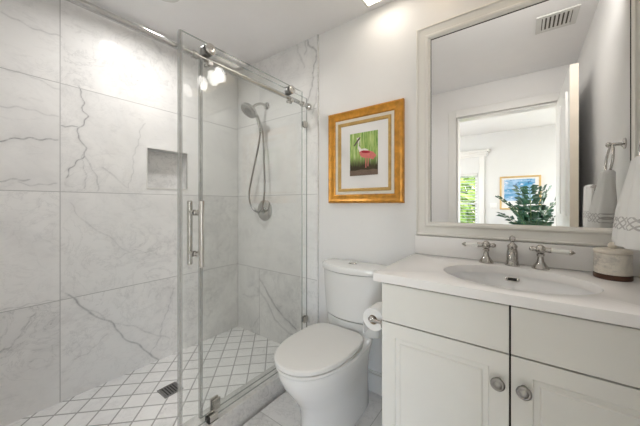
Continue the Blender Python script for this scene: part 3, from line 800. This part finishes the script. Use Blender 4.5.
def tankring(z, hw, yb, yside, yfront, n=40):
    out = []
    rc = .028
    # bowed front: arc across from side to side, rounded corners
    for i in range(n+1):
        t = -1+2*i/n
        k = abs(t)
        yy = yside+(yfront-yside)*(1-k**2.2)
        xx = hw*t+.013
        if k > .90: yy -= rc*((k-.90)/.10)**2.2
        out.append(Vector((TX+xx, YB-yy, z)))
    out.append(Vector((TX+.013+hw, YB-yb-.01, z))); out.append(Vector((TX+.013+hw-.01, YB-yb, z)))
    out.append(Vector((TX+.013-hw+.01, YB-yb, z))); out.append(Vector((TX+.013-hw, YB-yb-.01, z)))
    return out
bm = NB()
loft(bm, [tankring(.400, .185, .012, .10, .165), tankring(.43, .190, .012, .105, .172), tankring(.479, .193, .012, .108, .176)])
obj('tank_deck', bm, m_porc, to)
bm = NB()
loft(bm, [tankring(.484, .190, .012, .106, .172), tankring(.488, .197, .012, .112, .182), tankring(.62, .206, .012, .118, .192), tankring(.764, .211, .012, .122, .198)])
obj('tank', bm, m_porc, to)
bm = NB()
loft(bm, [tankring(.767, .208, .012, .118, .194), tankring(.770, .219, .006, .128, .206), tankring(.796, .221, .006, .130, .208), tankring(.806, .217, .008, .126, .203), tankring(.811, .195, .02, .105, .18), tankring(.813, .12, .03, .09, .13)])
tl = obj('tank_lid', bm, m_porc, to)
bm = NB(); bc = Vector((TX+.018, YB-.105, .812))
loft(bm, [ringpts(bc+Vector((0, 0, h)), Vector((1, 0, 0)), Vector((0, 1, 0)), r, 28, r*.72) for r, h in ((.030, 0), (.030, .004), (.026, .007), (.001, .0075))]); obj('flush_button', bm, m_chrome, tl)
for sx in (-1, 1):
    bm = NB(); ball(bm, (TX+sx*.137, YB-.215, .045), .011, 12, (.5, 1, 1)); obj('bolt_cap', bm, m_porc, to)

# ------------------------------------------------------------------ vanity
VX0, VX1 = -.465, XR-.003
VY0 = 1.052          # front faces
vn = thing('vanity_cabinet', ((VX0+VX1)/2, (VY0+YB)/2, 0), 'cream painted vanity cabinet with two doors under the stone counter', 'cabinet')
bm = NB()
box(bm, VX0, VX0+.018, VY0+.024, YB-.004, .09, .8665); box(bm, VX1-.018, VX1, VY0+.024, YB-.004, .09, .8665)
box(bm, VX0+.018, VX1-.018, YB-.014, YB-.004, .09, .8665); box(bm, VX0+.018, VX1-.018, VY0+.024, YB-.014, .09, .108)
box(bm, VX0+.018, VX1-.018, VY0+.024, VY0+.040, .108, .8665); box(bm, VX0+.03, VX1, VY0+.09, YB-.004, 0, .09)
obj('body', bm, m_cab, vn)
bm = NB(); box(bm, VX0+.012, VX1-.001, VY0+.0215, VY0+.0238, .10, .861); obj('face_gap', bm, m_dark, vn)
g = .0028; xm = -.0315
def front(name, x0, x1, z0, z1, insets, m=m_cab, parent=vn):
    bm = NB(); box(bm, x0, x1, VY0, VY0+.021, z0, z1)
    if insets: inset_panel(bm, lambda q: q.normal.y < -.9, [(.0015, 0), *insets])
    # ease the outer edges a little
    return obj(name, bm, m, parent, angle=20)
zd = .7045
front('drawer_front', VX0+.003, xm-g, zd+g, .857, None)
front('drawer_front', xm+g, VX1-.002, zd+g, .857, None)
pin = [(.052, 0), (.004, -.005), (.014, -.001), (.005, .004)]
dl = front('door', VX0+.003, xm-g, .105, zd-g, pin); dr2 = front('door', xm+g, VX1-.002, .105, zd-g, pin)
for dd_, x in ((dl, -.063), (dr2, .004)):
    bm = NB(); lathe(bm, (x, VY0, .611), (0, -1, 0), [(.011, 0), (.010, .004), (.0065, .008), (.0065, .014), (.014, .017), (.0195, .021), (.0205, .025), (.019, .029), (.0155, .031), (.013, .0305), (.010, .033), (.001, .0355)], 32)
    obj('knob', bm, m_knob, dd_)

# counter with an oval cut-out
CT = .902; CB = .868
CXa, CXb, CYa, CYb = -.490, XR-.002, 1.028, YB-.002
SC = Vector((-.030, 1.287)); SA, SB = .243, .188
ct_ = thing('countertop', ((CXa+CXb)/2, (CYa+CYb)/2, CB), 'pale veined stone countertop with backsplash on the cream vanity', 'countertop')
bm = NB(); n = 96
def rectpt(t):
    c, s = math.cos(t), math.sin(t)
    cx_, cy_ = SC
    k = 1e9
    if c > 1e-9: k = min(k, (CXb-cx_)/c)
    if c < -1e-9: k = min(k, (CXa-cx_)/c)
    if s > 1e-9: k = min(k, (CYb-cy_)/s)
    if s < -1e-9: k = min(k, (CYa-cy_)/s)
    return (cx_+c*k, cy_+s*k)
angs = [2*PI*i/n for i in range(n)]
for cxx, cyy_ in ((CXa, CYa), (CXa, CYb), (CXb, CYa), (CXb, CYb)):
    a = math.atan2(cyy_-SC[1], cxx-SC[0]) % (2*PI)
    k = min(range(n), key=lambda i: abs((angs[i]-a+PI) % (2*PI)-PI)); angs[k] = a
angs.sort(); ch_ = .004
def R_(f): return [f(t) for t in angs]
def inner(z, d=0): return [Vector((SC[0]+(SA+d)*math.cos(t), SC[1]+(SB+d)*math.sin(t), z)) for t in angs]
def outer(z, d=0):
    out = []
    for t in angs:
        x, y = rectpt(t)
        x = min(max(x, CXa+d), CXb-d); y = min(max(y, CYa+d), CYb-d); out.append(Vector((x, y, z)))
    return out
loft(bm, [inner(CB), inner(CT-.005), inner(CT-.0015, .0015), inner(CT, .005), outer(CT, ch_), outer(CT-ch_*.3, ch_*.3), outer(CT-ch_, 0), outer(CB, 0)], closed=True)
obj('slab', bm, m_counter, ct_)
bm = NB(); box(bm, CXa, CXb, YB-.019, YB-.001, CT, 1.004, .003, 2); obj('backsplash', bm, m_counter, ct_)
# basin
sk = thing('sink_basin', (SC[0], SC[1], .74), 'white oval undermount sink set in the stone countertop', 'sink')
bm = NB()
def ov(z, s): return [Vector((SC[0]+(SA+.006)*s*math.cos(2*PI*i/64), SC[1]+(SB+.006)*s*math.sin(2*PI*i/64), z)) for i in range(64)]
loft(bm, [ov(CB-.001, 1.10), ov(CB-.001, 1.0), ov(.845, .985), ov(.80, .90), ov(.765, .74), ov(.748, .5), ov(.742, .2), ov(.741, .1),
          ov(.730, .1), ov(.733, .5), ov(.75, .78), ov(.79, .95), ov(.845, 1.03), ov(.855, 1.10)], closed=False, cap=False)
obj('bowl', bm, m_basin, sk)
bm = NB()
ofc = Vector((-.036, SC[1]+SB*.988, .849)); pts = []
od = Vector((0, -.96, .28)).normalized(); ou = Vector((1, 0, 0)); ow = od.cross(ou).normalized()
def stad(c, a, b): 
    return [c+ou*((a-b)*math.copysign(1, math.cos(t))*(abs(math.cos(t))>1e-6)+b*math.cos(t))+ow*b*math.sin(t) for t in [2*PI*(i+.5)/24 for i in range(24)]]
loft(bm, [stad(ofc-od*.01, .026, .0085), stad(ofc+od*.003, .026, .0085), stad(ofc+od*.004, .022, .006), stad(ofc+od*.001, .020, .004)])
obj('overflow_trim', bm, m_brush, sk)
bm = NB(); loft(bm, [stad(ofc+od*.0005, .018, .0045), stad(ofc+od*.0032, .018, .0045)]); obj('overflow_slot', bm, m_black, sk)
bm = NB(); lathe(bm, (SC[0], SC[1], .7405), (0, 0, 1), [(.030, 0), (.030, .003), (.022, .004), (.020, .002), (.001, .003)]); obj('drain_plug', bm, m_chrome, sk)

# faucet: bell spout and two cross handles with porcelain levers
fa = thing('sink_faucet', (-.037, 1.525, CT), 'polished nickel widespread faucet with porcelain levers behind the oval sink', 'faucet')
fc_ = Vector((-.037, 1.522, CT))
bm = NB(); lathe(bm, fc_, (0, 0, 1), [(.029, 0), (.029, .006), (.024, .012), (.0235, .02), (.021, .026), (.0225, .032), (.0215, .06), (.018, .078), (.020, .083), (.0205, .088), (.017, .094), (.009, .100), (.007, .106), (.010, .110), (.0125, .118), (.012, .126), (.007, .133), (.001, .135)], 32)
tube(bm, smooth_path([fc_+Vector((0, -.012, .062)), fc_+Vector((0, -.035, .068)), fc_+Vector((0, -.062, .058)), fc_+Vector((0, -.078, .035))], 8), lambda t: .0135-.002*t, 18)
obj('spout', bm, m_faucet, fa)
for x, y, dv in ((-.139, 1.520, Vector((-.098, -.012, -.002))), (.063, 1.512, Vector((.105, -.010, -.003)))):
    b = Vector((x, y, CT))
    bm = NB(); lathe(bm, b, (0, 0, 1), [(.031, 0), (.031, .006), (.027, .011), (.020, .020), (.0125, .034), (.0105, .052), (.014, .058), (.014, .064), (.010, .066)], 28)
    hub = b+Vector((0, 0, .083)); ball(bm, hub, .0195, 18)
    d = dv.normalized()
    for q in (Vector((0, -1, 0)), Vector((0, 1, 0)), -d):
        cyl(bm, hub+q*.012, hub+q*.028, .0075, .009, 14); ball(bm, hub+q*.030, .0105, 12)
    lathe(bm, hub+Vector((0, 0, .014)), (0, 0, 1), [(.010, 0), (.009, .005), (.001, .007)], 18)
    cyl(bm, hub+d*.012, hub+d*.036, .0095, .0115, 16)
    hn = obj('handle', bm, m_faucet, fa)
    L = dv.length
    bm = NB(); lathe(bm, hub+d*.034, d, [(.0095, 0), (.0102, .01), (.0092, L-.055), (.0080, L-.046)], 20); obj('lever', bm, m_lever, hn)
    bm = NB(); lathe(bm, hub+d*(L-.014), d, [(.0105, 0), (.0108, .006), (.006, .013), (.001, .019)], 18); obj('lever_tip', bm, m_faucet, hn)

# canister
cc = Vector((.272, 1.478, CT))
cn = thing('canister', cc, 'round lidded stone canister with dark brown base at the counter corner', 'canister')
m_cst = marble('canister_stone', (.80, .74, .65), (.22, .20, .19), 4.5, 2.4, rough=.3)
bm = NB(); lathe(bm, cc, (0, 0, 1), [(.0495, 0), (.0525, .003), (.0525, .017), (.0495, .019)], 44); obj('base_band', bm, m_bronze, cn)
bm = NB(); lathe(bm, cc, (0, 0, 1), [(.048, .0185), (.051, .020), (.051, .093), (.049, .0955)], 44); obj('body', bm, m_cst, cn)
m_lid = plain('canister_lid', (.80, .73, .63), .35, var=.04)
bm = NB(); lathe(bm, cc, (0, 0, 1), [(.0495, .096), (.0525, .098), (.0525, .105), (.0495, .109), (.03, .112), (.001, .113)], 44); ld = obj('lid', bm, m_lid, cn)
bm = NB(); ball(bm, cc+Vector((0, 0, .123)), .013, 18); obj('lid_knob', bm, m_lid, ld)

# toilet paper on a holder fixed to the vanity side
rp = Vector((-.527, 1.105, .683))
th = thing('paper_holder', (VX0, 1.14, .67), 'nickel toilet paper holder fixed to the side of the vanity', 'holder')
bm = NB(); lathe(bm, (VX0-.0005, 1.075, rp.z), (-1, 0, 0), [(.020, 0), (.020, .005), (.012, .009), (.009, .012)]); tube(bm, smooth_path([(VX0-.01, 1.075, rp.z), (VX0-.045, 1.075, rp.z), (rp.x+.012, 1.077, rp.z), (rp.x, 1.088, rp.z), (rp.x, 1.11, rp.z), (rp.x, 1.225, rp.z)], 6), .0075, 14)
ball(bm, (rp.x, 1.228, rp.z), .010); ball(bm, (rp.x, 1.082, rp.z), .0125)
obj('arm', bm, m_chrome, th)
tr = thing('toilet_paper_roll', (rp.x, 1.157, rp.z-.052), 'white toilet paper roll hanging on its holder beside the vanity', 'toilet paper')
cz = rp.z-.010
bm = NB(); u, w = Vector((1, 0, 0)), Vector((0, 0, 1))
rg = lambda y, r: ringpts(Vector((rp.x, y, cz)), u, w, r, 40)
loft(bm, [rg(1.104, .0205), rg(1.104, .048), rg(1.107, .0495), rg(1.206, .0495), rg(1.209, .048), rg(1.209, .0205)], closed=True)
box(bm, rp.x-.0495, rp.x-.0480, 1.106, 1.207, cz-.075, cz, 0)
obj('paper', bm, m_paper, tr)
bm = NB(); loft(bm, [rg(1.103, .019), rg(1.103, .0204), rg(1.210, .0204), rg(1.210, .019)], closed=True); obj('core', bm, m_core, tr)

# ------------------------------------------------------------------ mirror
MX0, MX1, MZ0, MZ1 = -.485, XR-.001, 1.0055, 2.167
mi = thing('wall_mirror', ((MX0+MX1)/2, YB, MZ0), 'large mirror in a cream moulded frame above the sink', 'mirror')
def moulded(name, prof, x0, x1, z0, z1, mat, parent, right=1.0):
    # prof: list of (inset from the outer edge, distance off the wall)
    bm = NB(); rings = []
    for ins, dep in prof:
        y = YB+.006-dep
        r = ins*right
        rings.append([Vector((x0+ins, y, z0+ins)), Vector((x1-r, y, z0+ins)), Vector((x1-r, y, z1-ins)), Vector((x0+ins, y, z1-ins))])
    loft(bm, rings, cap=False); return obj(name, bm, mat, parent, angle=25)
moulded('mirror_frame', [(0, 0), (0, .016), (.004, .024), (.010, .026), (.014, .020), (.018, .019), (.050, .019), (.054, .024), (.060, .027), (.068, .025), (.074, .016), (.078, .014), (.078, .007)], MX0, MX1, MZ0, MZ1, m_frame, mi, right=.42)
bm = NB(); xr_ = MX1-.078*.42
for a in ((MX0+.076, MX0+.0802, MZ0+.076, MZ1-.076), (xr_-.0022, xr_+.001, MZ0+.076, MZ1-.076), (MX0+.0802, xr_-.0022, MZ1-.0805, MZ1-.076)):
    box(bm, a[0], a[1], YB-.0068, YB-.0045, a[2], a[3])
obj('dark_edge', bm, m_dark, mi)
bm = NB(); box(bm, MX0+.076, xr_+.002, YB-.004, YB+.003, MZ0+.076, MZ1-.076); obj('mirror_glass', bm, m_mirror, mi, flat=True)

# ------------------------------------------------------------------ framed bird picture
BX_0, BX_1, BZ_0, BZ_1 = -1.088, -.557, 1.187, 1.799
bp = thing('framed_picture', ((BX_0+BX_1)/2, YB, BZ_0), 'gold-framed bird picture hanging on the wall above the toilet', 'picture')
moulded('gold_frame', [(0, 0), (0, .020), (.005, .030), (.014, .034), (.024, .029), (.040, .023), (.050, .022), (.055, .019), (.058, .014)], BX_0, BX_1, BZ_0, BZ_1, m_gold, bp)
moulded('linen_liner', [(.056, .010), (.058, .017), (.076, .015), (.078, .010)], BX_0, BX_1, BZ_0, BZ_1, m_linen, bp)
moulded('gold_fillet', [(.077, .010), (.078, .019), (.088, .018), (.096, .014), (.098, .008)], BX_0, BX_1, BZ_0, BZ_1, m_fillet, bp)
bm = NB(); box(bm, BX_0+.05, BX_1-.05, YB-.003, YB+.004, BZ_0+.05, BZ_1-.05); obj('mat_board', bm, m_mat, bp)
IX0, IX1, IZ0, IZ1 = -.921, -.722, 1.366, 1.643
mm, nt, p = new_mat('painted_reeds')
v = objcoord(nt); sx_ = nt.nodes.new('ShaderNodeSeparateXYZ'); nt.links.new(v, sx_.inputs[0]); zz = M(nt, 'SUBTRACT', sx_.outputs[2], IZ0-BZ_0)
streak = noise(nt, scalevec(nt, v, (95, 1, 9)), 1., 4, .6, .4); streak2 = noise(nt, scalevec(nt, v, (60, 1, 5), (0, .25, 0)), 1., 3, .6, .3)
c = mixc(nt, remap(nt, streak, .35, .65), (.09, .26, .03), (.50, .60, .20)); c = mixc(nt, remap(nt, streak2, .56, .68), c, (.72, .76, .45))
c = mixc(nt, remap(nt, M(nt, 'ADD', zz, M(nt, 'MULTIPLY', streak, -.12)), .065, .0), c, (.05, .035, .015))
nt.links.new(c, p.inputs['Base Color']); p.inputs['Roughness'].default_value = .7
bm = NB(); box(bm, IX0, IX1, YB-.0045, YB-.002, IZ0, IZ1)
pr_ = obj('print', bm, mm, bp)
m_b = {k: plain('bird_'+k, c_, .7, var=.12, vscale=60) for k, c_ in dict(pink=(.62, .17, .15), white=(.74, .70, .66), red=(.36, .015, .03), grey=(.13, .10, .07), soil=(.16, .11, .08)).items()}
bird = [('white', [(.25, .88), (.34, .90), (.36, .82), (.33, .70), (.42, .62), (.56, .62), (.68, .58), (.60, .50), (.42, .50), (.34, .56), (.29, .66), (.31, .76)]),
        ('grey', [(.14, .72), (.30, .86), (.36, .90), (.40, .885), (.33, .82), (.24, .74), (.165, .695)]),
        ('pink', [(.35, .555), (.50, .58), (.68, .56), (.84, .52), (.955, .43), (.90, .40), (.84, .345), (.74, .38), (.58, .40), (.44, .42), (.37, .48)]),
        ('red', [(.41, .57), (.54, .575), (.72, .535), (.74, .51), (.60, .505), (.46, .525)]),
        ('pink', [(.575, .41), (.605, .41), (.60, .17), (.575, .17)]), ('pink', [(.66, .39), (.69, .39), (.675, .20), (.65, .20)]),
        ('soil', [(.0, .0), (1., .0), (1., .115), (.85, .135), (.66, .12), (.42, .14), (.2, .12), (.0, .13)])]
mats = list(m_b.values()); keys = list(m_b.keys())
bm = NB()
for li, (k, poly) in enumerate(bird):
    y = YB-.0046-.0003*(li+1)
    lo = [bm.verts.new((IX0+a*(IX1-IX0), YB-.0045, IZ0+b*(IZ1-IZ0))) for a, b in poly]; hi = [bm.verts.new((q.co.x, y, q.co.z)) for q in lo]
    f = bm.faces.new(hi); f.material_index = keys.index(k)
    for i in range(len(lo)):
        j = (i+1) % len(lo); f = bm.faces.new((lo[i], lo[j], hi[j], hi[i])); f.material_index = keys.index(k)
obj('bird', bm, mats, pr_, flat=True)

# ------------------------------------------------------------------ towels
ry, rz_ = 1.338, 1.385
tg = thing('towel_ring', (XR, ry, rz_-.08), 'nickel towel ring on the right wall beside the mirror', 'towel ring')
bm = NB(); lathe(bm, (XR-.0005, ry+.01, rz_+.070), (-1, 0, 0), [(.024, 0), (.024, .006), (.015, .010), (.010, .014)]); cyl(bm, (XR-.01, ry+.01, rz_+.070), (XR-.052, ry+.004, rz_+.070), .008); ball(bm, (XR-.052, ry+.004, rz_+.070), .0125)
obj('wall_post', bm, m_chrome, tg)
bm = NB(); tube(bm, [(XR-.050+.006*math.cos(a), ry+.060*math.sin(a), rz_+.066*math.cos(a)) for a in [2*PI*i/40 for i in range(40)]], .0055, 12, closed=True); obj('ring', bm, m_chrome, tg)
def drape(xc, yc, ztop, zbot, hw0, hw1, t0, t1, n=64, lean=0., seed=0, folds=3.5):
    bm = NB(); rings = []; m = 26
    for k in range(m+1):
        s = k/m; z = ztop+(zbot-ztop)*s
        e_ = min(1, s/.75); e_ = e_*e_*(3-2*e_)
        hw = hw0+(hw1-hw0)*e_; tt = t0+(t1-t0)*e_
        if k == 0: hw *= .75; tt *= .4
        ring = []
        for i in range(n):
            a = 2*PI*i/n; c, si = math.cos(a), math.sin(a)
            yy = hw*math.copysign(abs(c)**.7, c)
            amp = .0075*(1-s*.35)
            wob = amp*math.sin(folds*2*PI*(yy/hw*.5)+seed+s*.8)+.003*math.sin(7*yy/hw+seed*2)
            xx = tt*math.copysign(abs(si)**.55, si)+wob*(1 if si < 0 else .6)
            ring.append(Vector((xc+xx+lean*s, yc+yy+.006*math.sin(s*4+seed), z+(.006*math.sin(yy/hw*2+seed) if k == m else 0))))
        rings.append(ring)
    return loft(bm, rings)
bm = drape(XR-.055, 1.352, 1.338, 1.046, .040, .104, .018, .036, lean=-.028)
tag(obj('hand_towel', bm, m_towel, angle=60), 'white hand towel with grey lattice band hanging from the towel ring', 'towel')
tb = thing('towel_bar', (XR, .80, 1.28), 'short nickel towel bar on the right wall by the open door', 'towel bar')
bm = NB(); cyl(bm, (XR-.047, .70, 1.282), (XR-.047, .96, 1.282), .006); obj('bar', bm, m_chrome, tb)
for y in (.705, .955):
    bm = NB(); lathe(bm, (XR-.0005, y, 1.282), (-1, 0, 0), [(.018, 0), (.018, .006), (.009, .010), (.009, .050), (.004, .053)]); obj('bar_post', bm, m_chrome, tb)
bm = drape(XR-.047, .84, 1.297, 1.02, .080, .085, .0115, .014, seed=2, folds=2)
tag(obj('hand_towel', bm, m_towel, angle=60), 'folded white towel on the short bar behind the open door edge', 'towel')
